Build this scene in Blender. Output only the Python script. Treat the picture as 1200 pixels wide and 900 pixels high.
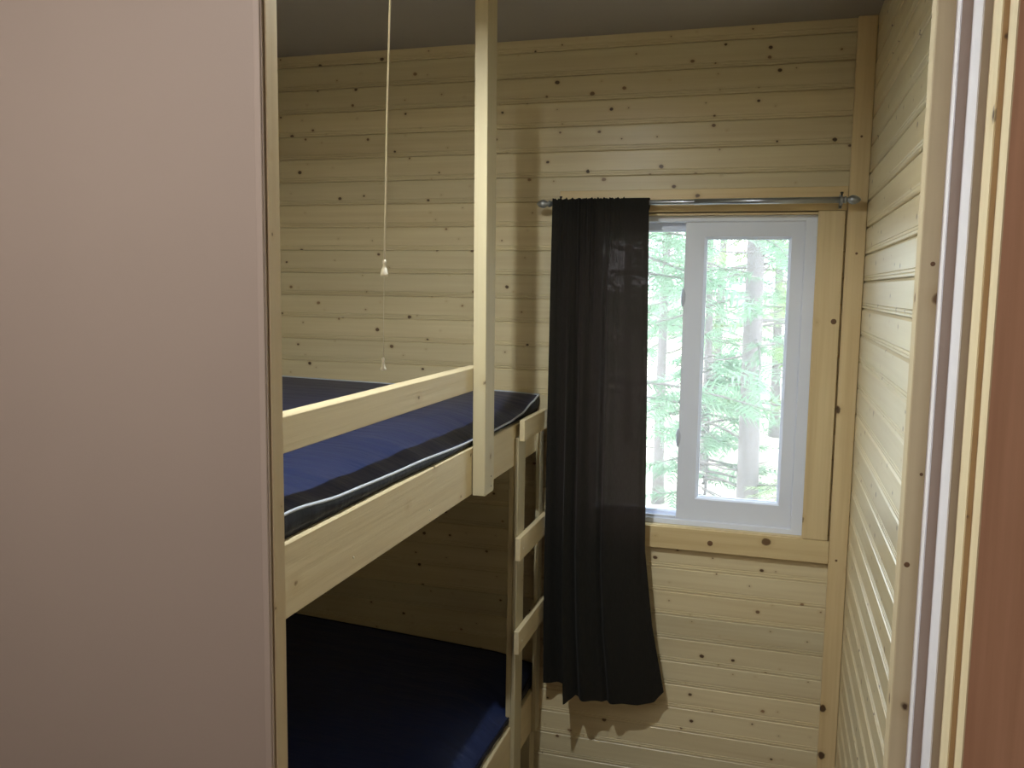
import bpy, bmesh, math, random
from mathutils import Vector, Matrix

random.seed(7)
for o in list(bpy.data.objects):
    bpy.data.objects.remove(o)
scene = bpy.context.scene
C = scene.collection

# ------------------------------------------------------------------ camera
YAW, PITCH, ROLL, FPX = 0.28910226, 0.11095632, 0.01435804, 1023.056
cy_, sy_, cp_, sp_ = math.cos(YAW), math.sin(YAW), math.cos(PITCH), math.sin(PITCH)
fwd = Vector((-sy_*cp_, cy_*cp_, -sp_))
rgt = Vector((cy_, sy_, 0))
upv = rgt.cross(fwd)
r2 = rgt*math.cos(ROLL) + upv*math.sin(ROLL)
u2 = upv*math.cos(ROLL) - rgt*math.sin(ROLL)
cam_d = bpy.data.cameras.new('camera')
cam = bpy.data.objects.new('camera', cam_d)
C.objects.link(cam)
m = Matrix.Identity(4)
for i in range(3):
    m[i][0], m[i][1], m[i][2] = r2[i], u2[i], -fwd[i]
m[0][3], m[1][3], m[2][3] = 0, 0, 1.86
cam.matrix_world = m
cam_d.sensor_fit = 'HORIZONTAL'
cam_d.sensor_width = 36
cam_d.lens = FPX/1200*36
cam_d.clip_start = 0.01
scene.camera = cam

# ------------------------------------------------------------------ world and exposure
SKY = 7.0
w = bpy.data.worlds.new('overcast_sky')
scene.world = w
w.use_nodes = True
bg = w.node_tree.nodes['Background']
bg.inputs[0].default_value = (0.88, 0.96, 1.06, 1)
bg.inputs[1].default_value = SKY
vs = scene.view_settings
vs.view_transform = 'Standard'
vs.look = 'None'
vs.gamma = 1
vs.use_curve_mapping = False
vs.exposure = 0.0
BULB = 5600.0      # emission of the bulb over the bunks, inside its added cup
HALL = 72.0       # emission of the hallway lamp

# ------------------------------------------------------------------ room dimensions
FLOOR, CEIL = -0.06, 2.76
BACK = 3.2        # face of the planks on the window wall
RIGHT = 0.286     # face of the planks on the right wall
LEFT = -2.0
DOORY = 1.212     # hall side of the partition studs
PITCHZ, Z0 = 0.09, 0.827-0.09*10

# ------------------------------------------------------------------ material helpers
MATS = {}

def newmat(name):
    mt = bpy.data.materials.new(name)
    mt.use_nodes = True
    nt = mt.node_tree
    nt.nodes.clear()
    out = nt.nodes.new('ShaderNodeOutputMaterial')
    b = nt.nodes.new('ShaderNodeBsdfPrincipled')
    nt.links.new(b.outputs[0], out.inputs[0])
    MATS[name] = mt
    return mt, nt, b, out


def mathn(nt, op, a, b=None):
    n = nt.nodes.new('ShaderNodeMath')
    n.operation = op
    for i, v in enumerate((a, b)):
        if v is None:
            continue
        if isinstance(v, (int, float)):
            n.inputs[i].default_value = v
        else:
            nt.links.new(v, n.inputs[i])
    return n.outputs[0]


def mixc(nt, fac, a, b, mode='MIX'):
    n = nt.nodes.new('ShaderNodeMix')
    n.data_type = 'RGBA'
    n.blend_type = mode
    for sock, v in ((n.inputs[0], fac), (n.inputs[6], a), (n.inputs[7], b)):
        if isinstance(v, (int, float)):
            sock.default_value = v
        elif isinstance(v, tuple):
            sock.default_value = v + (1,) if len(v) == 3 else v
        else:
            nt.links.new(v, sock)
    return n.outputs[2]


def ramp(nt, fac, stops):
    n = nt.nodes.new('ShaderNodeValToRGB')
    el = n.color_ramp.elements
    while len(el) < len(stops):
        el.new(0.5)
    for e, (p, c) in zip(el, stops):
        e.position = p
        e.color = (c, c, c, 1) if isinstance(c, (int, float)) else c + (1,)
    nt.links.new(fac, n.inputs[0])
    return n.outputs[0]


def noise(nt, vec, scale, detail=3, rough=0.55):
    n = nt.nodes.new('ShaderNodeTexNoise')
    n.inputs['Scale'].default_value = scale
    n.inputs['Detail'].default_value = detail
    n.inputs['Roughness'].default_value = rough
    nt.links.new(vec, n.inputs['Vector'])
    return n.outputs[0]


def mapping(nt, vec, scale):
    n = nt.nodes.new('ShaderNodeMapping')
    n.inputs['Scale'].default_value = scale
    nt.links.new(vec, n.inputs['Vector'])
    return n.outputs[0]


def wood(name, axis, light=(0.72, 0.635, 0.475), dark=(0.62, 0.52, 0.36), knots=1.0, rough=0.42,
         knot_scale=9.5, coat=0.25, bump=0.08, streak=0.4, knot_size=0.066):
    light = (light[0], light[1], light[2]*0.90)
    dark = (dark[0], dark[1], dark[2]*0.90)
    mt, nt, b, out = newmat(name)
    tc = nt.nodes.new('ShaderNodeTexCoord')
    oi = nt.nodes.new('ShaderNodeObjectInfo')
    off = nt.nodes.new('ShaderNodeVectorMath')
    off.operation = 'SCALE'
    off.inputs[0].default_value = (37.1, 53.7, 91.3)
    nt.links.new(oi.outputs['Random'], off.inputs['Scale'])
    add = nt.nodes.new('ShaderNodeVectorMath')
    add.operation = 'ADD'
    nt.links.new(tc.outputs['Object'], add.inputs[0])
    nt.links.new(off.outputs[0], add.inputs[1])
    v = add.outputs[0]
    fine = [55, 55, 55]; fine[axis] = 1.6
    wide = [14, 14, 14]; wide[axis] = 0.9
    kn = [1, 1, 1]; kn[axis] = 0.8
    g1 = noise(nt, mapping(nt, v, fine), 1.0, 4, 0.6)
    g2 = noise(nt, mapping(nt, v, wide), 1.0, 3, 0.55)
    f = mathn(nt, 'ADD', mathn(nt, 'MULTIPLY', g1, 0.5), mathn(nt, 'MULTIPLY', g2, 0.5))
    f = ramp(nt, f, [(0.36, 0.0), (0.66, 1.0)])
    col = mixc(nt, f, light, dark)
    tone = mixc(nt, oi.outputs['Random'], (1.05, 1.03, 1.0), (0.88, 0.89, 0.90))
    col = mixc(nt, 1.0, col, tone, 'MULTIPLY')
    # darker streaks of heartwood
    st = ramp(nt, noise(nt, mapping(nt, v, [x*0.6 for x in wide]), 1.0, 2), [(0.6, 0.0), (0.74, streak)])
    col = mixc(nt, st, col, (dark[0]*0.72, dark[1]*0.62, dark[2]*0.5))
    if knots > 0:
        sx = nt.nodes.new('ShaderNodeSeparateXYZ')
        nt.links.new(mapping(nt, v, kn), sx.inputs[0])
        cx = nt.nodes.new('ShaderNodeCombineXYZ')
        if axis == 2:
            nt.links.new(mathn(nt, 'ADD', sx.outputs[0], sx.outputs[1]), cx.inputs[0])
        else:
            nt.links.new(sx.outputs[axis], cx.inputs[0])
        nt.links.new(sx.outputs[2], cx.inputs[1])
        vo = nt.nodes.new('ShaderNodeTexVoronoi')
        vo.voronoi_dimensions = '2D'
        vo.inputs['Scale'].default_value = knot_scale
        nt.links.new(cx.outputs[0], vo.inputs['Vector'])
        sep = nt.nodes.new('ShaderNodeSeparateColor')
        nt.links.new(vo.outputs['Color'], sep.inputs[0])
        size = mathn(nt, 'SUBTRACT', mathn(nt, 'MULTIPLY', mathn(nt, 'POWER', sep.outputs[0], 1.5), knot_size*knots), 0.012)
        wob = mathn(nt, 'MULTIPLY', mathn(nt, 'SUBTRACT', noise(nt, v, 80, 2), 0.5), 0.045)
        d = mathn(nt, 'SUBTRACT', mathn(nt, 'ADD', vo.outputs['Distance'], wob), size)
        core = ramp(nt, d, [(0.0, 1.0), (0.022, 0.0)])
        halo = ramp(nt, d, [(0.0, 0.35), (0.10, 0.0)])
        col = mixc(nt, halo, col, (dark[0]*0.75, dark[1]*0.62, dark[2]*0.45))
        col = mixc(nt, core, col, mixc(nt, mathn(nt, 'POWER', sep.outputs[1], 2.0), (0.075, 0.04, 0.018), (0.30, 0.18, 0.09)))
    nt.links.new(col, b.inputs['Base Color'])
    b.inputs['Roughness'].default_value = rough
    b.inputs['Coat Weight'].default_value = coat
    b.inputs['Coat Roughness'].default_value = 0.28
    if bump:
        bp = nt.nodes.new('ShaderNodeBump')
        bp.inputs['Strength'].default_value = bump
        bp.inputs['Distance'].default_value = 0.004
        nt.links.new(g1, bp.inputs['Height'])
        nt.links.new(bp.outputs[0], b.inputs['Normal'])
    return mt


def plain(name, col, rough=0.6, var=0.06, scale=6.0, metallic=0.0, bump=0.0, bscale=80, coat=0.0, mapsc=None):
    mt, nt, b, out = newmat(name)
    tc = nt.nodes.new('ShaderNodeTexCoord')
    v = tc.outputs['Object']
    if mapsc:
        v = mapping(nt, v, mapsc)
    n = noise(nt, v, scale, 3)
    c = mixc(nt, n, tuple(x*(1+var) for x in col), tuple(x*(1-var) for x in col))
    nt.links.new(c, b.inputs['Base Color'])
    b.inputs['Roughness'].default_value = rough
    b.inputs['Metallic'].default_value = metallic
    b.inputs['Coat Weight'].default_value = coat
    if bump:
        bp = nt.nodes.new('ShaderNodeBump')
        bp.inputs['Strength'].default_value = bump
        bp.inputs['Distance'].default_value = 0.003
        nt.links.new(noise(nt, v, bscale, 3), bp.inputs['Height'])
        nt.links.new(bp.outputs[0], b.inputs['Normal'])
    return mt


PINE_X = wood('pine_plank_x', 0)
PINE_Y = wood('pine_plank_y', 1, coat=0.35, rough=0.36)
TRIM_X = wood('pine_trim_x', 0, light=(0.76, 0.62, 0.40), dark=(0.62, 0.46, 0.26), knot_scale=6, knot_size=0.085)
TRIM_Z = wood('pine_trim_z', 2, light=(0.76, 0.62, 0.41), dark=(0.63, 0.48, 0.29), knot_scale=6, knot_size=0.075)
LIT_EDGE_Z = wood('lit_edge_cream_z', 2, light=(0.86, 0.78, 0.60), dark=(0.78, 0.67, 0.48), knots=0.4, knot_scale=4, coat=0.0, rough=0.6, streak=0.1)  # cream jamb edges: the bulb's light is put into the colour
STUD_Z = wood('spruce_stud_z', 2, light=(0.58, 0.51, 0.37), dark=(0.52, 0.44, 0.31), knots=0.5, knot_scale=4, coat=0.0, rough=0.6, streak=0.1)
STUD_Y = wood('spruce_board_y', 1, light=(0.74, 0.63, 0.46), dark=(0.66, 0.54, 0.37), knots=0.35, knot_scale=4, coat=0.0, rough=0.62, bump=0.22, streak=0.08)
STUD_X = wood('spruce_board_x', 0, light=(0.80, 0.68, 0.50), dark=(0.70, 0.57, 0.39), knots=0.4, knot_scale=4, coat=0.0, rough=0.62, streak=0.08)
LINER = wood('jamb_liner', 2, light=(0.74, 0.60, 0.43), dark=(0.64, 0.50, 0.34), knots=0.2, coat=0.0, rough=0.6)
JAMB = wood('door_stud', 2, light=(0.66, 0.57, 0.42), dark=(0.55, 0.46, 0.32), knots=0.6, knot_scale=6, coat=0.0, rough=0.6, streak=0.35)
LUAN = wood('luan_panel', 2, light=(0.84, 0.49, 0.34), dark=(0.62, 0.33, 0.215), knots=0.35, knot_scale=5, coat=0.1, rough=0.5, streak=0.0)
PANEL = plain('painted_panel', (0.47, 0.395, 0.335), 0.5, 0.05, 2.5, bump=0.04)
BATTEN = plain('painted_batten', (0.52, 0.44, 0.375), 0.45, 0.04)
CEILM = plain('ceiling_board', (0.36, 0.335, 0.31), 0.8, 0.05, 4)
FLOORM = plain('floor_sheet', (0.17, 0.12, 0.08), 0.6, 0.1, 5)
BACKING = plain('wall_backing', (0.10, 0.07, 0.04), 0.9)
VINYL = plain('white_vinyl', (0.80, 0.86, 1.0), 0.32, 0.01)
LIT_EDGE = plain('lit_edge_white', (0.86, 0.86, 0.90), 0.45, 0.03)  # white jamb edges: bulb-lit brightness put into the colour
STEEL = plain('brushed_steel', (0.42, 0.45, 0.49), 0.32, 0.05, 30, metallic=0.9)
IRON = plain('dark_screw', (0.04, 0.035, 0.03), 0.5)
ZINC = plain('nail_head', (0.85, 0.80, 0.66), 0.4)
CORDM = plain('white_cord', (0.86, 0.80, 0.68), 0.6, 0.08, 200)
PLASTIC = plain('cream_plastic', (0.88, 0.84, 0.74), 0.3)
SOCKET = plain('grey_enamel', (0.30, 0.30, 0.30), 0.6)
PORC = plain('porcelain', (0.8, 0.8, 0.78), 0.25)
PIPE = plain('grey_piping', (0.55, 0.60, 0.70), 0.4, 0.05)
KNOT = plain('dark_knot', (0.16, 0.085, 0.04), 0.5, 0.4, 60)
DECK = plain('plywood_deck', (0.45, 0.34, 0.2), 0.7)
LATCH = plain('latch_plastic', (0.55, 0.60, 0.72), 0.35)
GROUND = plain('forest_ground', (0.44, 0.40, 0.31), 0.9, 0.35, 2.0)
BARK = plain('spruce_bark', (0.17, 0.145, 0.14), 0.9, 0.35, 14, bump=0.6, bscale=25, mapsc=(3, 3, 1))
TWIG = plain('dead_twig', (0.20, 0.17, 0.16), 0.9, 0.2)


def vinyl_fabric(name, col, rough=0.44):
    mt, nt, b, out = newmat(name)
    tc = nt.nodes.new('ShaderNodeTexCoord')
    v = tc.outputs['Object']
    c = mixc(nt, noise(nt, v, 4, 2), tuple(x*1.2 for x in col), tuple(x*0.8 for x in col))
    nt.links.new(c, b.inputs['Base Color'])
    b.inputs['Roughness'].default_value = rough
    b.inputs['Specular IOR Level'].default_value = 0.3
    bp = nt.nodes.new('ShaderNodeBump')
    bp.inputs['Strength'].default_value = 0.35
    bp.inputs['Distance'].default_value = 0.02
    h = noise(nt, mapping(nt, v, (2.0, 9.0, 2.0)), 1.6, 3)
    nt.links.new(h, bp.inputs['Height'])
    nt.links.new(bp.outputs[0], b.inputs['Normal'])
    return mt


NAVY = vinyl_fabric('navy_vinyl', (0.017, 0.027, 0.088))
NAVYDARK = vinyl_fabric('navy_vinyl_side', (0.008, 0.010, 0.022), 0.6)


def curtain_mat():
    mt, nt, b, out = newmat('sheer_black_cloth')
    tc = nt.nodes.new('ShaderNodeTexCoord')
    v = tc.outputs['Object']
    weave = noise(nt, mapping(nt, v, (260, 1, 40)), 1.0, 2)
    c = mixc(nt, weave, (0.008, 0.0078, 0.0065), (0.020, 0.019, 0.016))
    nt.links.new(c, b.inputs['Base Color'])
    b.inputs['Roughness'].default_value = 0.85
    b.inputs['Sheen Weight'].default_value = 0.04
    b.inputs['Specular IOR Level'].default_value = 0.2
    tl = nt.nodes.new('ShaderNodeBsdfTranslucent')
    tl.inputs[0].default_value = (0.07, 0.040, 0.034, 1)
    tr = nt.nodes.new('ShaderNodeBsdfTransparent')
    tr.inputs[0].default_value = (1.0, 0.86, 0.80, 1)
    m1 = nt.nodes.new('ShaderNodeMixShader')
    m1.inputs[0].default_value = 0.10
    nt.links.new(b.outputs[0], m1.inputs[1])
    nt.links.new(tl.outputs[0], m1.inputs[2])
    m2 = nt.nodes.new('ShaderNodeMixShader')
    nt.links.new(ramp(nt, weave, [(0.3, 0.001), (0.7, 0.010)]), m2.inputs[0])
    nt.links.new(m1.outputs[0], m2.inputs[1])
    nt.links.new(tr.outputs[0], m2.inputs[2])
    nt.links.new(m2.outputs[0], out.inputs[0])
    return mt


CURTAIN = curtain_mat()


def glass_mat():
    mt, nt, b, out = newmat('window_glass')
    nt.nodes.remove(b)
    tr = nt.nodes.new('ShaderNodeBsdfTransparent')
    tr.inputs[0].default_value = (0.95, 0.97, 0.97, 1)
    gl = nt.nodes.new('ShaderNodeBsdfGlossy')
    gl.inputs['Roughness'].default_value = 0.02
    fr = nt.nodes.new('ShaderNodeFresnel')
    fr.inputs[0].default_value = 1.45
    glare_veil = nt.nodes.new('ShaderNodeBsdfTranslucent')  # translucent layer added as a veil of window glare
    glare_veil.inputs[0].default_value = (0.9, 0.94, 0.95, 1)
    m1 = nt.nodes.new('ShaderNodeMixShader')
    nt.links.new(mathn(nt, 'MULTIPLY', fr.outputs[0], 0.6), m1.inputs[0])
    nt.links.new(tr.outputs[0], m1.inputs[1])
    nt.links.new(gl.outputs[0], m1.inputs[2])
    m2 = nt.nodes.new('ShaderNodeMixShader')
    m2.inputs[0].default_value = 0.06
    nt.links.new(m1.outputs[0], m2.inputs[1])
    nt.links.new(glare_veil.outputs[0], m2.inputs[2])
    nt.links.new(m2.outputs[0], out.inputs[0])
    return mt


GLASS = glass_mat()


def emit(name, col, strength):
    mt, nt, b, out = newmat(name)
    b.inputs['Base Color'].default_value = (0.9, 0.9, 0.88, 1)
    b.inputs['Emission Color'].default_value = col + (1,)
    b.inputs['Emission Strength'].default_value = strength
    return mt


BULBM = emit('lit_bulb', (0.95, 1.0, 0.98), BULB)
HALLM = emit('lit_hall_diffuser', (1.0, 0.92, 0.88), HALL)


def leafmat(name, a, bcol):
    mt, nt, b, out = newmat(name)
    tc = nt.nodes.new('ShaderNodeTexCoord')
    c = mixc(nt, ramp(nt, noise(nt, tc.outputs['Object'], 2.2, 3), [(0.35, 0.0), (0.65, 1.0)]), a, bcol)
    nt.links.new(c, b.inputs['Base Color'])
    b.inputs['Roughness'].default_value = 0.6
    tl = nt.nodes.new('ShaderNodeBsdfTranslucent')
    nt.links.new(c, tl.inputs[0])
    m1 = nt.nodes.new('ShaderNodeMixShader')
    m1.inputs[0].default_value = 0.4
    nt.links.new(b.outputs[0], m1.inputs[1])
    nt.links.new(tl.outputs[0], m1.inputs[2])
    nt.links.new(m1.outputs[0], out.inputs[0])
    return mt


NEEDLE = leafmat('spruce_needles', (0.16, 0.30, 0.17), (0.26, 0.40, 0.26))
NEEDLE_PALE = leafmat('fir_needles', (0.28, 0.40, 0.16), (0.34, 0.46, 0.22))  # paler, yellower green than the other needles

# ------------------------------------------------------------------ mesh helpers

def attach(o, parent):
    # every part keeps world coordinates: the parent's own offset is cancelled
    o.parent = parent
    o.matrix_parent_inverse = Matrix.Translation(-Vector(parent.location))


def finish(name, bm, mat, parent=None, smooth=False, loc=None):
    bmesh.ops.recalc_face_normals(bm, faces=bm.faces)
    me = bpy.data.meshes.new(name)
    bm.to_mesh(me)
    bm.free()
    me.materials.append(mat)
    if smooth:
        me.polygons.foreach_set('use_smooth', [True]*len(me.polygons))
    o = bpy.data.objects.new(name, me)
    C.objects.link(o)
    if loc:
        o.location = loc
    if parent:
        attach(o, parent)
    return o


def box_into(bm, lo, hi, bevel=0.0):
    r = bmesh.ops.create_cube(bm, size=1)
    vs_ = r['verts']
    for v in vs_:
        v.co = Vector([lo[i] + (v.co[i]+0.5)*(hi[i]-lo[i]) for i in range(3)])
    if bevel:
        es = list({e for v in vs_ for e in v.link_edges})
        bmesh.ops.bevel(bm, geom=es, offset=bevel, segments=1, affect='EDGES')


def box(name, lo, hi, mat, parent=None, bevel=0.0015):
    """A board with eased edges, its origin at its own centre."""
    c = [(lo[i]+hi[i])/2 for i in range(3)]
    bm = bmesh.new()
    box_into(bm, [lo[i]-c[i] for i in range(3)], [hi[i]-c[i] for i in range(3)], bevel)
    return finish(name, bm, mat, parent, loc=c)


def tag(o, label, cat, group=None, kind=None):
    o['label'] = label
    o['category'] = cat
    if group:
        o['group'] = group
    if kind:
        o['kind'] = kind
    return o


def struct(o, label, cat):
    return tag(o, label, cat, kind='structure')


def empty(name, loc=(0, 0, 0)):
    o = bpy.data.objects.new(name, None)
    o.empty_display_size = 0.1
    C.objects.link(o)
    return o          # parts are placed in world coordinates, so the Empty stays at the origin


def tube_into(bm, pts, radii, seg=8, caps=True):
    rings = []
    n = len(pts)
    if isinstance(radii, (int, float)):
        radii = [radii]*n
    pts = [Vector(p) for p in pts]
    prev = None
    for i in range(n):
        t = (pts[min(i+1, n-1)] - pts[max(i-1, 0)]).normalized()
        ref = prev if prev else (Vector((0, 0, 1)) if abs(t.z) < 0.9 else Vector((1, 0, 0)))
        s = (ref - t*ref.dot(t)).normalized()
        prev = s
        q = t.cross(s)
        rings.append([bm.verts.new(pts[i] + (s*math.cos(a) + q*math.sin(a))*radii[i])
                      for a in [2*math.pi*k/seg for k in range(seg)]])
    for a, b in zip(rings, rings[1:]):
        for k in range(seg):
            bm.faces.new((a[k], a[(k+1) % seg], b[(k+1) % seg], b[k]))
    if caps:
        bm.faces.new(rings[0][::-1])
        bm.faces.new(rings[-1])


def tube(name, pts, radii, mat, parent=None, seg=8):
    bm = bmesh.new()
    tube_into(bm, pts, radii, seg)
    return finish(name, bm, mat, parent, smooth=True)


def lathe(name, prof, origin, axis, mat, parent=None, seg=20, caps=True):
    """prof: (distance along axis, radius)"""
    ax = Vector(axis).normalized()
    s_ = ax.orthogonal().normalized()
    q_ = ax.cross(s_)
    bm = bmesh.new()
    rings = []
    for d, r in prof:
        c = Vector(origin) + ax*d
        r = max(r, 0.0003)
        rings.append([bm.verts.new(c + (s_*math.cos(2*math.pi*k/seg) + q_*math.sin(2*math.pi*k/seg))*r) for k in range(seg)])
    for a, b in zip(rings, rings[1:]):
        for k in range(seg):
            bm.faces.new((a[k], a[(k+1) % seg], b[(k+1) % seg], b[k]))
    if caps:
        bm.faces.new(rings[0][::-1])
        bm.faces.new(rings[-1])
    return finish(name, bm, mat, parent, smooth=True)


def ring_frame(bm, x0, x1, z0, z1, ix0, ix1, iz0, iz1, y0, y1, chamfer=0.0):
    """rectangular ring, front at y0 and back at y1; the inner edge of the front may slope"""
    def q(a, b, c, d):
        bm.faces.new([bm.verts.new(v) for v in (a, b, c, d)])
    o_ = [(x0, z0), (x1, z0), (x1, z1), (x0, z1)]
    i_ = [(ix0, iz0), (ix1, iz0), (ix1, iz1), (ix0, iz1)]
    f_ = [(ix0-chamfer, iz0-chamfer), (ix1+chamfer, iz0-chamfer), (ix1+chamfer, iz1+chamfer), (ix0-chamfer, iz1+chamfer)]
    P = lambda p, y: (p[0], y, p[1])
    for k in range(4):
        n = (k+1) % 4
        q(P(o_[k], y0), P(o_[n], y0), P(f_[n], y0), P(f_[k], y0))
        q(P(o_[k], y1), P(o_[n], y1), P(i_[n], y1), P(i_[k], y1))
        q(P(o_[k], y0), P(o_[n], y0), P(o_[n], y1), P(o_[k], y1))
        ym = y0 + chamfer
        q(P(f_[k], y0), P(f_[n], y0), P(i_[n], ym), P(i_[k], ym))
        q(P(i_[k], ym), P(i_[n], ym), P(i_[n], y1), P(i_[k], y1))
    bmesh.ops.remove_doubles(bm, verts=bm.verts, dist=1e-5)


# plank profile: (height above the lower edge, how far the surface stands out of the backing)
PROF = [(0.0, -0.004), (0.0, 0.0094), (0.0016, 0.012), (0.0068, 0.012), (0.0083, 0.0100), (0.0104, 0.012),
        (0.0150, 0.012), (0.0165, 0.0100), (0.0186, 0.012), (0.0850, 0.012), (0.0898, 0.0070), (0.0898, -0.004)]


PROF_R = PROF[:-3] + [(0.0815, 0.012), (0.0898, 0.0040), (0.0898, -0.004)]


def plank_mesh(length, axis, sgn, PROF=PROF):
    """axis 0: runs along x and shows its face towards -y; axis 1: runs along y, face towards sgn*x"""
    bm = bmesh.new()
    ends = []
    for s in (-length/2, length/2):
        if axis == 0:
            ends.append([bm.verts.new((s, -t, z)) for z, t in PROF])
        else:
            ends.append([bm.verts.new((sgn*t, s, z)) for z, t in PROF])
    n = len(PROF)
    for k in range(n):
        bm.faces.new((ends[0][k], ends[0][(k+1) % n], ends[1][(k+1) % n], ends[1][k]))
    bm.faces.new(ends[0])
    bm.faces.new(ends[1][::-1])
    bmesh.ops.recalc_face_normals(bm, faces=bm.faces)
    me = bpy.data.meshes.new('plank')
    bm.to_mesh(me)
    bm.free()
    me.materials.append(PINE_X if axis == 0 else PINE_Y)
    return me


def plank(me, loc, parent):
    o = bpy.data.objects.new('plank', me)
    C.objects.link(o)
    o.location = loc
    attach(o, parent)
    return o


# ------------------------------------------------------------------ the room shell
WX0, WX1, WZ0, WZ1 = -0.688, 0.138, 0.982, 2.128      # window opening
BB = BACK + 0.012                                     # backing behind the planks
bm = bmesh.new()
for lo, hi in (((LEFT-.1, BB, FLOOR-.1), (WX0, BB+.1, CEIL+.1)), ((WX1, BB, FLOOR-.1), (RIGHT+.112, BB+.1, CEIL+.1)),
               ((WX0, BB, FLOOR-.1), (WX1, BB+.1, WZ0)), ((WX0, BB, WZ1), (WX1, BB+.1, CEIL+.1))):
    box_into(bm, lo, hi)
wall_back = struct(finish('wall_back', bm, BACKING), 'knotty pine plank wall around the window behind the curtain', 'wall')
wall_right = struct(box('wall_right', (RIGHT+.012, 1.25, FLOOR-.1), (RIGHT+.112, BB, CEIL+.1), BACKING, bevel=0),
                    'pale pine plank wall right of the window, washed by daylight', 'wall')
wall_left = struct(box('wall_left', (LEFT-.112, 1.25, FLOOR-.1), (LEFT-.012, BB, CEIL+.1), BACKING, bevel=0),
                   'pine plank wall at the far side of the bunks', 'wall')
full = plank_mesh(RIGHT+.01-(LEFT-.01), 0, -1)
seg_l = plank_mesh(WX0-(LEFT-.01), 0, -1)
seg_r = plank_mesh(RIGHT+.01-WX1, 0, -1)
side_r = plank_mesh(BACK-1.256, 1, -1, PROF_R)
side_l = plank_mesh(BACK-1.256, 1, 1)
k = 0
while Z0 + k*PITCHZ < CEIL-0.02:
    z = Z0 + k*PITCHZ
    k += 1
    if z + PITCHZ <= WZ0 or z >= WZ1:
        plank(full, ((RIGHT+LEFT)/2, BB, z), wall_back)
    else:
        plank(seg_l, ((WX0+LEFT-.01)/2, BB, z), wall_back)
        plank(seg_r, ((WX1+RIGHT+.01)/2, BB, z), wall_back)
    plank(side_r, (RIGHT+.012, (BACK+1.256)/2, z-0.012), wall_right)
    plank(side_l, (LEFT-.012, (BACK+1.256)/2, z-0.012), wall_left)

HX0, HY0 = -1.75, -1.9                               # the hall behind and around the camera
struct(box('ceiling', (LEFT-.2, HY0-.2, CEIL), (0.95, BB+.1, CEIL+.08), CEILM, bevel=0),
       'flat dark grey ceiling over the bunk room', 'ceiling')
struct(box('floor', (LEFT-.2, HY0-.2, FLOOR-.08), (0.95, BB+.1, FLOOR), FLOORM, bevel=0),
       'brown sheet floor under the bunks and hall', 'floor')
# partition between hall and bunk room: thin painted panel on flat studs
wl = struct(box('wall_front', (LEFT-.11, 1.205, FLOOR), (-0.768, 1.2115, CEIL), PANEL, bevel=0),
            'large smooth beige painted panel left of the doorway', 'wall')
box('backing_panel', (LEFT-.11, 1.2125, FLOOR), (-0.80, 1.248, CEIL), STUD_X, wl, bevel=0)
box('edge_batten', (-0.7755, 1.2020, FLOOR), (-0.7640, 1.2050, CEIL), BATTEN, wl, bevel=0.001)
box('edge_batten', (-0.7665, 1.2050, FLOOR), (-0.7625, 1.2100, CEIL), BATTEN, wl, bevel=0.0008)
struct(box('trim_1', (-0.80, 1.2125, FLOOR), (-0.7600, 1.2465, CEIL), LINER),
       'bare wooden jamb strip edging the beige panel', 'door jamb')
struct(box('wall_header', (-0.7600, 1.2125, 2.46), (0.174, 1.2465, CEIL), STUD_X, bevel=0),
       'wooden header board above the doorway', 'wall')
# stepped boards on the right side of the doorway: edges to the room coloured pale as bulb-lit, faces to the hall brown as shaded
struct(box('trim_2', (0.174, 1.212, FLOOR), (0.40, 1.2495, CEIL), JAMB),
       'knotty wooden door stud next to the pale plank wall', 'door jamb')
steps = [
    (0.196, 1.181, 1.2118, LIT_EDGE, plain('shaded_jamb_greige', (0.40, 0.315, 0.26), 0.6),
     'thin edge strip coloured bulb-lit white beside the knotty door stud', 'jamb board coloured shaded brown between the two white strips'),
    (0.209, 1.123, 1.1808, LIT_EDGE, plain('shaded_stop_taupe', (0.42, 0.35, 0.27), 0.6),
     'wide edge strip coloured bulb-lit white down the door jamb', 'door stop coloured shaded taupe between white strip and cream strip'),
    (0.219, 1.077, 1.1228, LIT_EDGE_Z, wood('shaded_casing_amber', 2, light=(0.52, 0.35, 0.20), dark=(0.43, 0.28, 0.15), knots=0.3, coat=0, rough=0.6),
     'wood edge coloured bulb-lit cream next to the taupe stop', 'casing board coloured shaded amber between two cream edges'),
    (0.226, 1.040, 1.0768, LIT_EDGE_Z, LUAN,
     'wood edge coloured bulb-lit cream against the red-brown panel', 'red-brown stained plywood panel at the right edge'),
]
n_t = 3
for x_, ya, yb, edge_m, face_m, l1, l2 in steps:
    struct(box('trim_%d' % n_t, (x_, ya+.0006, FLOOR), (x_+.0016, yb, CEIL), edge_m, bevel=0), l1, 'trim')
    if face_m is LUAN:
        struct(box('wall_hall_panel', (x_+.0017, ya, FLOOR), (0.80, yb, CEIL), face_m, bevel=0), l2, 'wall')
    else:
        struct(box('trim_%d' % (n_t+1), (x_+.0017, ya, FLOOR), (0.40, yb, CEIL), face_m, bevel=0.0005), l2, 'trim')
    n_t += 2
struct(box('wall_hall_right', (0.80, HY0, FLOOR), (0.90, 1.0768, CEIL), PANEL, bevel=0),
       'beige painted hall wall right of the camera', 'wall')
struct(box('wall_hall_left', (HX0-.1, HY0, FLOOR), (HX0, 1.2045, CEIL), PANEL, bevel=0),
       'beige painted hall wall left of the camera', 'wall')
struct(box('wall_hall_back', (HX0-.1, HY0-.1, FLOOR), (0.90, HY0-.001, CEIL), PANEL, bevel=0),
       'beige painted hall wall behind the camera', 'wall')

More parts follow.
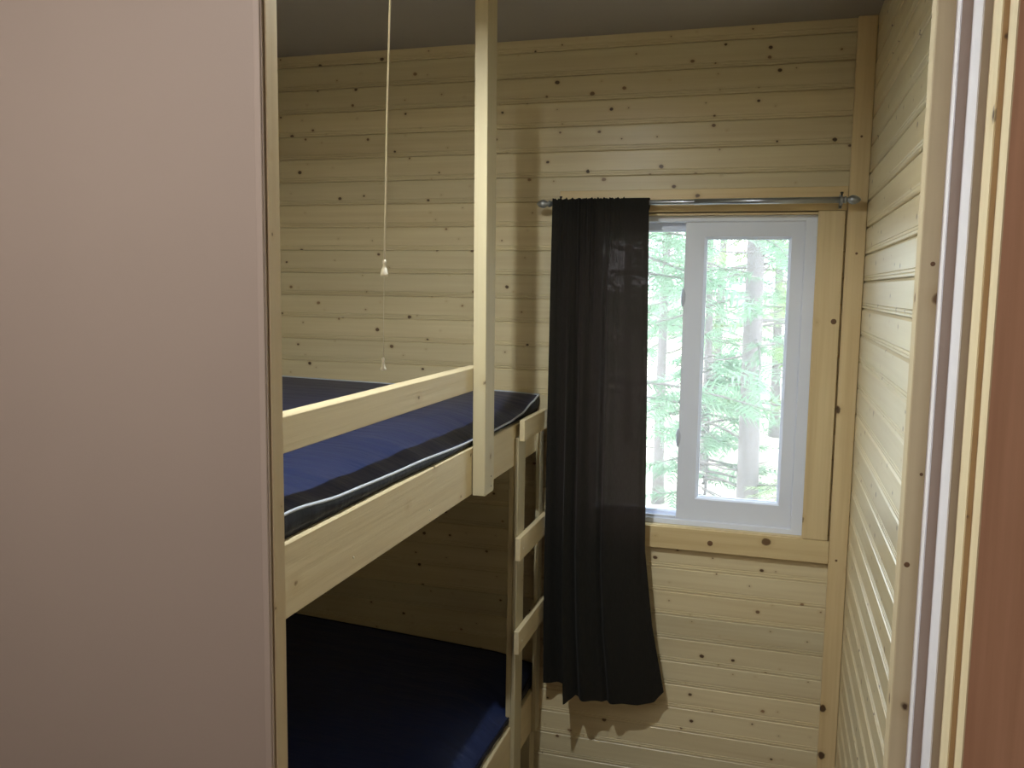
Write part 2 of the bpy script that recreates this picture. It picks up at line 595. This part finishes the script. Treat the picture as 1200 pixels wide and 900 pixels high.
# corner board and window casing
struct(box('trim_11', (0.2240, 3.181, FLOOR), (0.2850, 3.1995, CEIL), TRIM_Z),
       'upright pine corner board right of the window', 'trim')
struct(box('trim_12', (0.1310, 3.181, 0.9885), (0.2170, 3.1995, 2.1310), TRIM_Z),
       'upright pine window casing board with one big knot', 'trim')
struct(box('trim_13', (-0.7720, 3.181, 2.1320), (0.2225, 3.1995, 2.2120), TRIM_X),
       'pine window head casing behind the curtain rod', 'trim')
struct(box('trim_14', (-0.7720, 3.178, 0.9060), (0.2235, 3.1995, 0.9875), TRIM_X),
       'pine sill casing board below the window', 'trim')
struct(box('trim_15', (-0.7720, 3.181, 0.9885), (-0.6890, 3.1995, 2.1310), TRIM_Z),
       'upright pine casing hidden behind the curtain', 'trim')
for par, kx, kz, kr in (('trim_12', 0.198, 1.757, .0095), ('trim_14', -0.184, 0.941, .0100), ('trim_11', 0.250, 0.921, .0042), ('trim_11', 0.254, 2.373, .0040), ('trim_11', 0.259, 1.988, .0042)):
    lathe('knot', [(0, kr), (.0004, kr*0.97), (.0006, kr*0.6)], (kx, 3.178 if par == 'trim_14' else 3.181, kz), (0, -1, 0), KNOT, bpy.data.objects[par], 14)
for kx, kz, kr in ((0.189, 1.896, .0030), (0.182, 1.506, .0036), (0.192, 1.627, .0022)):
    lathe('knot', [(0, kr), (.0003, kr*0.97), (.0005, kr*0.6)], (kx, 1.212, kz), (0, -1, 0), KNOT, bpy.data.objects['trim_2'], 12)
# wooden liner of the opening
bm = bmesh.new()
ring_frame(bm, WX0+.0005, WX1-.0005, WZ0+.0005, WZ1-.0005, WX0+.007, WX1-.006, WZ0+.008, WZ1-.007, 3.190, 3.30)
struct(finish('trim_16', bm, TRIM_X), 'thin wooden liner around the vinyl window frame', 'trim')

# ------------------------------------------------------------------ window
win = struct(empty('window_1'), 'white vinyl sliding window looking out on trees', 'window')
FX0, FX1, FZ0, FZ1 = WX0+.0075, WX1-.0065, WZ0+.0085, WZ1-.0075
bm = bmesh.new()
ring_frame(bm, FX0, FX1, FZ0, FZ1, FX0+.034, FX1-.040, FZ0+.020, FZ1-.022, 3.2155, 3.290, 0.003)
finish('outer_frame', bm, VINYL, win)
bm = bmesh.new()
ring_frame(bm, FX0+.0345, -0.270, FZ0+.0205, FZ1-.0225, FX0+.056, -0.312, FZ0+.042, FZ1-.053, 3.252, 3.286, 0.006)
fx = finish('fixed_sash', bm, VINYL, win)
box('glass_pane', (FX0+.050, 3.268, FZ0+.036), (-0.306, 3.272, FZ1-.047), GLASS, fx, bevel=0)
bm = bmesh.new()
ring_frame(bm, -0.3150, FX1-.0405, FZ0+.0205, FZ1-.0225, -0.2420, 0.0440, 1.0960, 2.0420, 3.2220, 3.2500, 0.006)
sash = finish('sliding_sash', bm, VINYL, win)
bm = bmesh.new()
ring_frame(bm, -0.2425, 0.0445, 1.0955, 2.0425, -0.2380, 0.0400, 1.1000, 2.0380, 3.2400, 3.2495, 0.003)
finish('glazing_bead', bm, VINYL, sash)
box('glass_pane', (-0.2395, 3.2440, 1.0985), (0.0415, 3.2465, 2.0395), GLASS, sash, bevel=0)
for z in (1.83, 1.315):
    lathe('latch', [(-.035, 0.002), (-.030, .007), (-.012, .010), (.012, .010), (.030, .007), (.035, .002)], (-0.3150, 3.229, z), (0, 0, 1), LATCH, sash, 12)
box('track', (FX0+.036, 3.2225, FZ0+.0202), (-0.3155, 3.2300, FZ0+.030), VINYL, win, bevel=0.001)

# ------------------------------------------------------------------ bunk bed
XB = -0.83
bed = tag(empty('bunk_bed'), 'built-in bunk bed of pale planed boards against the plank wall', 'bunk bed')
box('side_board', (XB-.038, 1.2505, 1.247), (XB, 3.1975, 1.390), STUD_Y, bed, 0.003)
box('side_board', (XB-.038, 1.2505, 0.142), (XB, 3.1975, 0.302), STUD_Y, bed, 0.003)
box('guard_rail', (XB-.038, 1.2505, 1.556), (XB, 2.4720, 1.6240), STUD_Y, bed, 0.002)
post = box('post', (XB+.0003, 2.386, 1.246), (XB+.0385, 2.472, CEIL+.004), STUD_Z, bed, 0.0015)
post.rotation_euler.y = -0.004
for z in (1.295, 1.265):
    lathe('screw', [(0, .0028), (.0008, .0028)], (XB+.0384, 2.447, z), (1, 0, 0), IRON, post, 8)
for y_, z in ((1.63, 1.285), (2.06, 1.282)):
    lathe('nail', [(0, .003), (.0012, .0025)], (XB-.0003, y_, z), (1, 0, 0), ZINC, bed, 8)
for z0, z1 in ((1.360, 1.3895), (0.265, 0.3015)):
    box('deck', (LEFT+.002, 1.2505, z0), (XB-.0385, 3.1975, z1), DECK, bed, 0)
for z0, z1 in ((1.25, 1.3595), (0.15, 0.2645)):
    box('wall_ledger', (LEFT+.002, 1.2505, z0), (LEFT+.040, 3.1975, z1), STUD_Y, bed, 0)
box('support_leg', (XB-.0195, 2.832, 0.3025), (XB-.0005, 2.905, 1.2465), STUD_Z, bed)
box('support_leg', (XB-.0195, 1.2515, 0.3025), (XB-.0005, 1.29, 1.2465), STUD_Z, bed)
for y_ in (1.26, 2.83, 3.10):
    box('foot', (XB-.0375, y_, FLOOR+.0005), (XB-.0005, y_+.07, 0.1415), STUD_Z, bed)
ladder = empty('ladder')
ladder.parent = bed
ladder['label'] = 'short wooden ladder with three broad rungs'
box('stile', (XB+.0003, 2.830, FLOOR+.0005), (XB+.0155, 2.918, 1.345), STUD_Z, ladder)
box('stile', (XB+.0003, 3.118, 0.142), (XB+.0155, 3.176, 1.345), STUD_Z, ladder)
for zc, h in ((1.371, .074), (0.962, .082), (0.628, .084)):
    box('rung', (XB+.0158, 2.802 if h > .08 else 2.835, zc-h/2), (XB+.0345, 3.178, zc+h/2), STUD_Y, ladder, 0.002)
for zc in (0.962, 0.628):
    lathe('nail', [(0, .004), (.0012, .003)], (XB+.0344, 2.845, zc-.005), (1, 0, 0), ZINC, bed, 8)


# ------------------------------------------------------------------ mattresses
def lerp_list(tab, t):
    if t <= tab[0][0]:
        return tab[0][1]
    for (a, va), (b, vb) in zip(tab, tab[1:]):
        if t <= b:
            f = (t-a)/(b-a)
            f = f*f*(3-2*f)
            return va + (vb-va)*f
    return tab[-1][1]


def mattress(name, label, base, edge, back, crown, x0, x1, y0, y1, seedv, pipe=None):
    """edge: height of the front piping along y; back: heights of the far seam (left, right)"""
    rnd = random.Random(seedv)
    NX, NY = 34, 60
    root = empty(name)
    tag(root, label, 'mattress', 'bunk mattresses')
    bm = bmesh.new()
    ph = [rnd.random()*6.28 for _ in range(6)]

    def top(x, y):
        u = (x1-x)/(x1-x0)
        e = lerp_list(edge, y)
        bk = back[0] + (back[1]-back[0])*(1-u)
        full_h = bk + crown*math.sin(math.pi*min(max((y-y0)/(y1-y0), 0), 1))**0.5
        f = min(u/0.16, 1.0)
        f = f*(2-f)
        z = e + (full_h-e)*f
        # near the far end the front edge climbs to meet the seam along the wall
        z += 0.0012*math.sin(11*y+ph[0]+4*x) + 0.0025*math.sin(34*y+9*x+ph[1])*f*(1-f)*3
        return z
    xs = [x1-(x1-x0)*(i/NX)**1.5 for i in range(NX+1)]
    ys = [y0+(y1-y0)*j/NY for j in range(NY+1)]
    xoff = [0.003*math.sin(5*y+ph[2]) + 0.0012*math.sin(14*y+ph[3]) for y in ys]
    g = [[bm.verts.new((xs[i] + (xoff[j] if i == 0 else 0), ys[j], top(xs[i], ys[j]))) for j in range(NY+1)] for i in range(NX+1)]
    for i in range(NX):
        for j in range(NY):
            bm.faces.new((g[i][j], g[i+1][j], g[i+1][j+1], g[i][j+1]))
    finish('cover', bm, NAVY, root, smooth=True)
    # side walls with wrinkles, from the seam down to the boards
    bm = bmesh.new()
    loop = [(0, j) for j in range(NY+1)] + [(i, NY) for i in range(1, NX+1)] + [(NX, j) for j in range(NY-1, -1, -1)] + [(i, 0) for i in range(NX-1, 0, -1)]
    rows = []
    cx, cy = (x0+x1)/2, (y0+y1)/2
    for s, inset in ((0, 0.0), (0.3, -0.004), (0.65, -0.002), (1.0, 0.006)):
        row = []
        for q, (i, j) in enumerate(loop):
            c = (xs[i] + (xoff[j] if i == 0 else 0), ys[j], top(xs[i], ys[j]))
            d = Vector((cx-c[0], 0, 0)) if i in (0, NX) else Vector((0, cy-c[1], 0))
            d = d.normalized() if d.length else d
            wr_ = 0.0022*math.sin(q*1.9+ph[4])*math.sin(math.pi*s) if 0 < s < 1 else 0
            ins = inset if i == 0 else max(inset, 0)
            row.append(bm.verts.new((c[0]+d.x*(ins+wr_), c[1]+d.y*(ins), c[2]+(base-c[2])*s)))
        rows.append(row)
    n = len(loop)
    for a, b in zip(rows, rows[1:]):
        for q in range(n):
            bm.faces.new((a[q], a[(q+1) % n], b[(q+1) % n], b[q]))
    bm.faces.new(rows[-1])
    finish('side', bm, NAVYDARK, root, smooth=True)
    pts = [(xs[i] + (xoff[j] if i == 0 else 0) + (0.002 if i == 0 else 0), ys[j], top(xs[i], ys[j])+.0005) for i, j in loop[:NY+1+NX]]
    tube('piping', pts, 0.0036, pipe or PIPE, root, 6)
    return root


mattress('mattress', 'navy vinyl mattress with pale piping on the upper bunk', 1.3905,
         [(1.25, 1.440), (1.38, 1.440), (1.6, 1.426), (1.95, 1.417), (2.41, 1.408), (2.62, 1.403), (2.80, 1.404), (2.94, 1.412), (3.10, 1.436), (3.19, 1.452)],
         (1.477, 1.456), 0.004, -1.985, -0.840, 1.262, 3.186, 3)
mattress('mattress', 'dark navy vinyl mattress in the shade of the lower bunk', 0.3030,
         [(1.25, 0.35), (2.3, 0.335), (2.9, 0.335), (3.1, 0.36), (3.19, 0.385)],
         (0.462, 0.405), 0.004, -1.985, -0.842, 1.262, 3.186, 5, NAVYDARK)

# ------------------------------------------------------------------ curtain rod
rod = tag(empty('curtain_rod'), 'brushed steel curtain rod with turned finials above the window', 'curtain rod')
RY, RZ = 3.125, 2.161
tube('pole', [(-0.795, RY, RZ), (0.215, RY, RZ)], 0.0088, STEEL, rod, 16)
tube('pole_sleeve', [(-0.28, RY, RZ), (0.208, RY, RZ)], 0.0104, STEEL, rod, 16)
FIN = [(0, .011), (.006, .0125), (.008, .008), (.013, .0075), (.017, .012), (.025, .0155), (.034, .0145), (.044, .0095), (.050, .004), (.052, .0008)]
lathe('finial', FIN, (0.207, RY, RZ), (1, 0, 0), STEEL, rod)
lathe('finial', FIN, (-0.793, RY, RZ), (-1, 0, 0), STEEL, rod)
for x in (0.1985, -0.755):
    bm = bmesh.new()
    box_into(bm, (x-.005, 3.1765, RZ-.024), (x+.005, 3.1805, RZ+.022), .001)
    box_into(bm, (x-.004, RY, RZ-.0165), (x+.004, 3.1765, RZ-.0125), .0005)
    tube_into(bm, [(x-.004, RY, RZ), (x+.004, RY, RZ)], 0.0132, 14)
    br = finish('bracket', bm, STEEL, rod)
    lathe('screw', [(0, .0035), (.0015, .003)], (x, 3.1764, RZ-.019), (0, -1, 0), IRON, br, 8)
    lathe('thumb_screw', [(0, .003), (.008, .003), (.009, .005), (.014, .005)], (x, RY, RZ+.012), (0, 0, 1), IRON, br, 8)

# ------------------------------------------------------------------ curtain
def curtain():
    rnd = random.Random(11)
    NS, NT = 190, 64
    zt = 2.176
    Ltab = [(0, -0.782), (0.08, -0.783), (0.42, -0.787), (0.8, -0.792), (1.0, -0.790)]
    Rtab = [(0, -0.434), (0.42, -0.420), (0.70, -0.412), (0.86, -0.378), (1.0, -0.328)]
    # bottom hem: a short left flap set back, then a dipping fold, then the wide right part
    hem = [(0.0, 0.338), (0.205, 0.344), (0.212, 0.308), (0.30, 0.332), (0.318, 0.324), (0.45, 0.318), (0.8, 0.314), (0.93, 0.326), (1.0, 0.368)]
    folds = [(0.10, 0.018, 0.045), (0.215, -0.024, 0.030), (0.30, 0.026, 0.024), (0.36, -0.012, 0.04), (0.45, 0.008, 0.05), (0.565, 0.020, 0.022), (0.62, -0.012, 0.05), (0.80, -0.006, 0.09), (0.97, 0.008, 0.03)]

    def lin(tab, t):
        for (a, va), (b, vb) in zip(tab, tab[1:]):
            if t <= b:
                return va + (vb-va)*(t-a)/(b-a)
        return tab[-1][1]
    gat = [(rnd.uniform(0, 0.72), rnd.uniform(0.004, 0.010), rnd.choice((-1, 1))*rnd.uniform(0.002, 0.006)) for _ in range(34)]

    def off(s, t):
        y = 0.0
        g = min(t/0.18, 1)
        for c, a, wd in folds:
            c2 = c + 0.03*(t-0.5)*(1 if c < 0.5 else -1)
            y += a*(0.35+0.65*t)*g*math.exp(-((s-c2)/wd)**2)
        k_ = min(max((s-0.188)/0.03, 0), 1)          # left flap hangs back, the middle swings into the room
        y += t*t*(0.030*(1-k_) + k_*(-0.045 + 0.080*max(0, (s-0.22)/0.78)))
        for c, wd, a in gat:
            y += a*math.exp(-((s-c)/wd)**2)*max(0, 1-t/0.30)**1.2
        y += 0.002*math.sin(60*s)*max(0, 1-t/0.2)*(s < 0.75)
        return y

    def sheet(bm, y0, sgn, t0, t1, nt):
        g = []
        for j in range(nt+1):
            t = t0 + (t1-t0)*j/nt
            row = []
            for i in range(NS+1):
                s = i/NS
                zb = lin(hem, s)
                z = zt + (zb-zt)*t
                if t < 0.012:
                    z += 0.003*math.sin(s*95)+0.002*math.sin(s*211+1) if s < 0.75 else 0
                x = lin(Ltab, t) + (lin(Rtab, t)-lin(Ltab, t))*s
                row.append(bm.verts.new((x, y0 + sgn*off(s, t), z)))
            g.append(row)
        for a, b in zip(g, g[1:]):
            for i in range(NS):
                bm.faces.new((a[i], a[i+1], b[i+1], b[i]))
        return g
    bm = bmesh.new()
    sheet(bm, RY-0.0185, 1, 0.0, 1.0, NT)
    root = empty('curtain')
    tag(root, 'sheer black curtain panel pushed to the left half of the window', 'curtain')
    o = finish('cloth', bm, CURTAIN, root, smooth=True)
    # rod pocket behind the pole
    bm = bmesh.new()
    g = []
    prof = [(-0.0175, 2.172), (-0.006, 2.1765), (0.006, 2.1755), (0.0145, 2.168), (0.0160, 2.155), (0.010, 2.142), (-0.004, 2.134), (-0.0165, 2.130)]
    for dy, z in prof:
        g.append([bm.verts.new((-0.782+0.348*i/80, RY+dy, z + 0.002*math.sin(i*1.3)*(1 if i < 60 else 0))) for i in range(81)])
    for a, b in zip(g, g[1:]):
        for i in range(80):
            bm.faces.new((a[i], a[i+1], b[i+1], b[i]))
    finish('rod_pocket', bm, CURTAIN, root, smooth=True)


curtain()

# ------------------------------------------------------------------ ceiling lamp with pull cord over the bunks
LX, LY = -0.722, 1.640
lamp = tag(empty('ceiling_lamp'), 'ceiling lampholder with a lit bulb above the upper bunk', 'lamp')
lathe('holder', [(0, .06), (.012, .06), (.022, .045), (.045, .030), (.062, .028)], (LX, LY, CEIL-.0003), (0, 0, -1), PORC, lamp)
lathe('shade', [(0.052, .030), (.060, .036), (.085, .040), (.1238, .0415), (.1246, .0408), (.085, .0385), (.062, .034), (.058, .0285)], (LX, LY, CEIL), (0, 0, -1), SOCKET, lamp, 32, False)  # unseen cup, added and sized to cut bulb light off the upper wall
lathe('bulb', [(0.0625, .009), (.075, .010), (.086, .014), (.096, .0175), (.106, .018), (.115, .0155), (.121, .010), (.124, .002)], (LX, LY, CEIL), (0, 0, -1), BULBM, lamp, 20)
cord = tag(empty('pull_cord'), 'white lamp pull cord hanging in front of the upper bunk', 'cord')
CY = 1.60
top_p = Vector((-0.7205, CY-.003, 2.690)); c1 = Vector((-0.7435, CY, 1.903)); c2 = Vector((-0.7462, CY, 1.714))
tube('cord', [top_p, (-0.7300, CY, 2.42), (-0.7370, CY, 2.20), (-0.7408, CY, 2.02), c1], 0.0019, CORDM, cord, 8)
tube('thin_string', [c1, (-0.7442, CY, 1.85), (-0.7456, CY, 1.76), c2], 0.0006, CORDM, cord, 6)
lathe('connector', [(-.004, .0015), (0, .0038), (.004, .0040), (.008, .0025), (.016, .0055), (.026, .0078), (.030, .0078), (.031, .006)], (c1.x, CY, c1.z+.004), (0, 0, -1), PLASTIC, cord, 14)
lathe('bell', [(-.002, .001), (0, .0028), (.004, .0032), (.006, .0026), (.016, .0036), (.021, .0062), (.024, .0064), (.025, .004)], (c2.x, CY, c2.z), (0, 0, -1), PLASTIC, cord, 14)

# hallway lamp behind the camera
hl = tag(empty('hall_lamp'), 'round lit flush lamp on the hall ceiling behind the camera', 'lamp')
HLX, HLY = -0.95, 0.12
lathe('base', [(0, .17), (.02, .17), (.025, .16)], (HLX, HLY, CEIL-.0003), (0, 0, -1), PORC, hl, 28)
lathe('diffuser', [(.0255, .155), (.05, .145), (.075, .11), (.09, .05), (.094, .003)], (HLX, HLY, CEIL), (0, 0, -1), HALLM, hl, 28)

# ------------------------------------------------------------------ outdoors
GZ = -0.40
bm = bmesh.new()
NG = 40
gr = [[None]*(NG+1) for _ in range(NG+1)]
for i in range(NG+1):
    for j in range(NG+1):
        x = -24 + 48*i/NG
        y = 3.4 + 44*j/NG
        z = GZ + 0.10*math.sin(x*1.3+y*0.7)*min(1, (y-3.4)/5) + max(0, y-9)*0.055
        gr[i][j] = bm.verts.new((x, y, z))
for i in range(NG):
    for j in range(NG):
        bm.faces.new((gr[i][j], gr[i+1][j], gr[i+1][j+1], gr[i][j+1]))
struct(finish('ground', bm, GROUND, smooth=True), 'pale forest ground outside the window', 'ground')


def gz(y):
    return GZ + max(0, y-9)*0.055 - 0.05


def spray(vs_l, fs_l, p, d, ln, rnd):
    """a flat spray of needles along a twig"""
    side = d.cross(Vector((0, 0, 1)))
    if side.length < 1e-3:
        side = Vector((1, 0, 0))
    side.normalize()
    nrm = side.cross(d).normalized()
    a = rnd.uniform(-0.7, 0.7)
    side = side*math.cos(a) + nrm*math.sin(a)
    n = 5
    for k in range(n):
        f = (k+0.3)/n
        b = p + d*(ln*f)
        wln = ln*0.55*(1-f*0.6)
        for sg in (-1, 1):
            tip = b + side*(sg*wln) + d*(wln*0.8) + Vector((0, 0, rnd.uniform(-.02, .01)))
            i0 = len(vs_l)
            wd = d*(ln*0.035+0.004)
            vs_l.extend([b-wd, b+wd, tip])
            fs_l.append((i0, i0+1, i0+2))


def tree(x, y, r, h, label, first, count, blen, seedv, needles, lean=0.0, bare=10):
    rnd = random.Random(seedv)
    root = empty('spruce_tree')
    tag(root, label, 'tree', 'spruce trees outside the window')
    z0 = gz(y) - 0.1
    pts, rad = [], []
    for k in range(14):
        f = k/13
        pts.append((x + lean*f*h + 0.03*math.sin(5*f+seedv), y+0.03*math.cos(4*f+seedv), z0 + f*h))
        rad.append(r*(1.25 if k == 0 else 1)*(1-0.85*f))
    tube('trunk', pts, rad, BARK, root, 14)
    vs_l, fs_l = [], []
    bmb = bmesh.new()
    nb = 0
    for b in range(count):
        f = (b+rnd.random())/count
        z = z0 + first + (h-first)*f
        t = (z-z0)/h
        base = Vector((x + lean*t*h, y, z))
        a = rnd.uniform(0, 2*math.pi)
        ln = blen*(1-0.75*f)*rnd.uniform(0.65, 1.15)
        d = Vector((math.cos(a), math.sin(a), rnd.uniform(-0.25, 0.15))).normalized()
        P_ = [base]
        steps = max(4, int(ln/0.16))
        cur = base.copy()
        dd = d.copy()
        for s in range(steps):
            dd = (dd + Vector((rnd.uniform(-.12, .12), rnd.uniform(-.12, .12), -0.05+0.02*s/steps + rnd.uniform(-.08, .08)))).normalized()
            cur = cur + dd*(ln/steps)
            P_.append(cur.copy())
            if s >= 1:
                for _ in range(4):
                    q = (dd + Vector((rnd.uniform(-1, 1), rnd.uniform(-1, 1), rnd.uniform(-.5, .35)))).normalized()
                    spray(vs_l, fs_l, cur - dd*rnd.uniform(0, ln/steps), q, rnd.uniform(.12, .26), rnd)
        tube_into(bmb, P_, [0.012*(1-0.8*i/len(P_)) for i in range(len(P_))], 4, False)
    for b in range(bare):                      # dead lower branches
        z = z0 + rnd.uniform(0.4, first+1.2)
        t = (z-z0)/h
        cur = Vector((x + lean*t*h, y, z))
        a = rnd.uniform(0, 2*math.pi)
        dd = Vector((math.cos(a), math.sin(a), rnd.uniform(-.2, .5))).normalized()
        P_ = [cur.copy()]
        for s in range(6):
            dd = (dd + Vector((rnd.uniform(-.3, .3), rnd.uniform(-.3, .3), rnd.uniform(-.25, .25)))).normalized()
            cur = cur + dd*rnd.uniform(.08, .16)
            P_.append(cur.copy())
        tube_into(bmb, P_, [0.008*(1-0.8*i/7) for i in range(7)], 4, False)
    finish('branches', bmb, TWIG, root, smooth=True)['kind'] = 'stuff'
    me = bpy.data.meshes.new('needles')
    me.from_pydata([tuple(v) for v in vs_l], [], fs_l)
    me.materials.append(needles)
    o = bpy.data.objects.new('needles', me)
    o['kind'] = 'stuff'
    C.objects.link(o)
    o.parent = root


tree(-0.105, 6.3, 0.085, 7.5, 'thick grey spruce trunk in the middle of the right window pane', 1.75, 60, 1.5, 3, NEEDLE, 0.0, 36)
tree(-1.09, 9.4, 0.060, 7.0, 'slim spruce trunk seen through the narrow left window pane', 2.0, 46, 1.3, 4, NEEDLE, -0.006, 18)
tree(-0.50, 7.3, 0.018, 1.9, 'young spruce low at the left of the right pane', 0.25, 44, 0.80, 5, NEEDLE, 0.0, 6)
tree(0.30, 8.2, 0.040, 6.5, 'thin dead-branched spruce at the right edge of the pane', 2.5, 40, 1.3, 6, NEEDLE_PALE, 0.01, 60)
tree(-0.75, 10.6, 0.055, 6.5, 'spruce with drooping green boughs behind the slim trunk', 1.6, 50, 1.5, 7, NEEDLE, 0.0, 20)
tree(0.05, 12.5, 0.070, 8.0, 'distant yellow-green fir at the back of the grove', 1.0, 64, 2.0, 8, NEEDLE_PALE, 0.0, 16)
tree(-1.9, 12.0, 0.070, 8.0, 'distant spruce hidden mostly by the curtain edge', 1.2, 54, 1.9, 9, NEEDLE, 0.0, 8)
tree(1.3, 10.5, 0.070, 8.0, 'spruce standing outside beyond the corner board', 1.2, 50, 1.9, 10, NEEDLE, 0.0, 8)
tree(-0.9, 15.5, 0.080, 9.0, 'farthest pale spruce between the two window panes', 1.0, 60, 2.2, 12, NEEDLE, 0.0, 8)
tree(0.55, 6.8, 0.030, 4.2, 'leafy young fir reaching in from the right of the pane', 1.2, 44, 1.0, 13, NEEDLE_PALE, -0.03, 10)
tree(-1.00, 5.5, 0.025, 4.6, 'nearest spruce beside the curtain, boughs reaching into the narrow pane', 1.7, 44, 1.0, 15, NEEDLE, 0.0, 6)
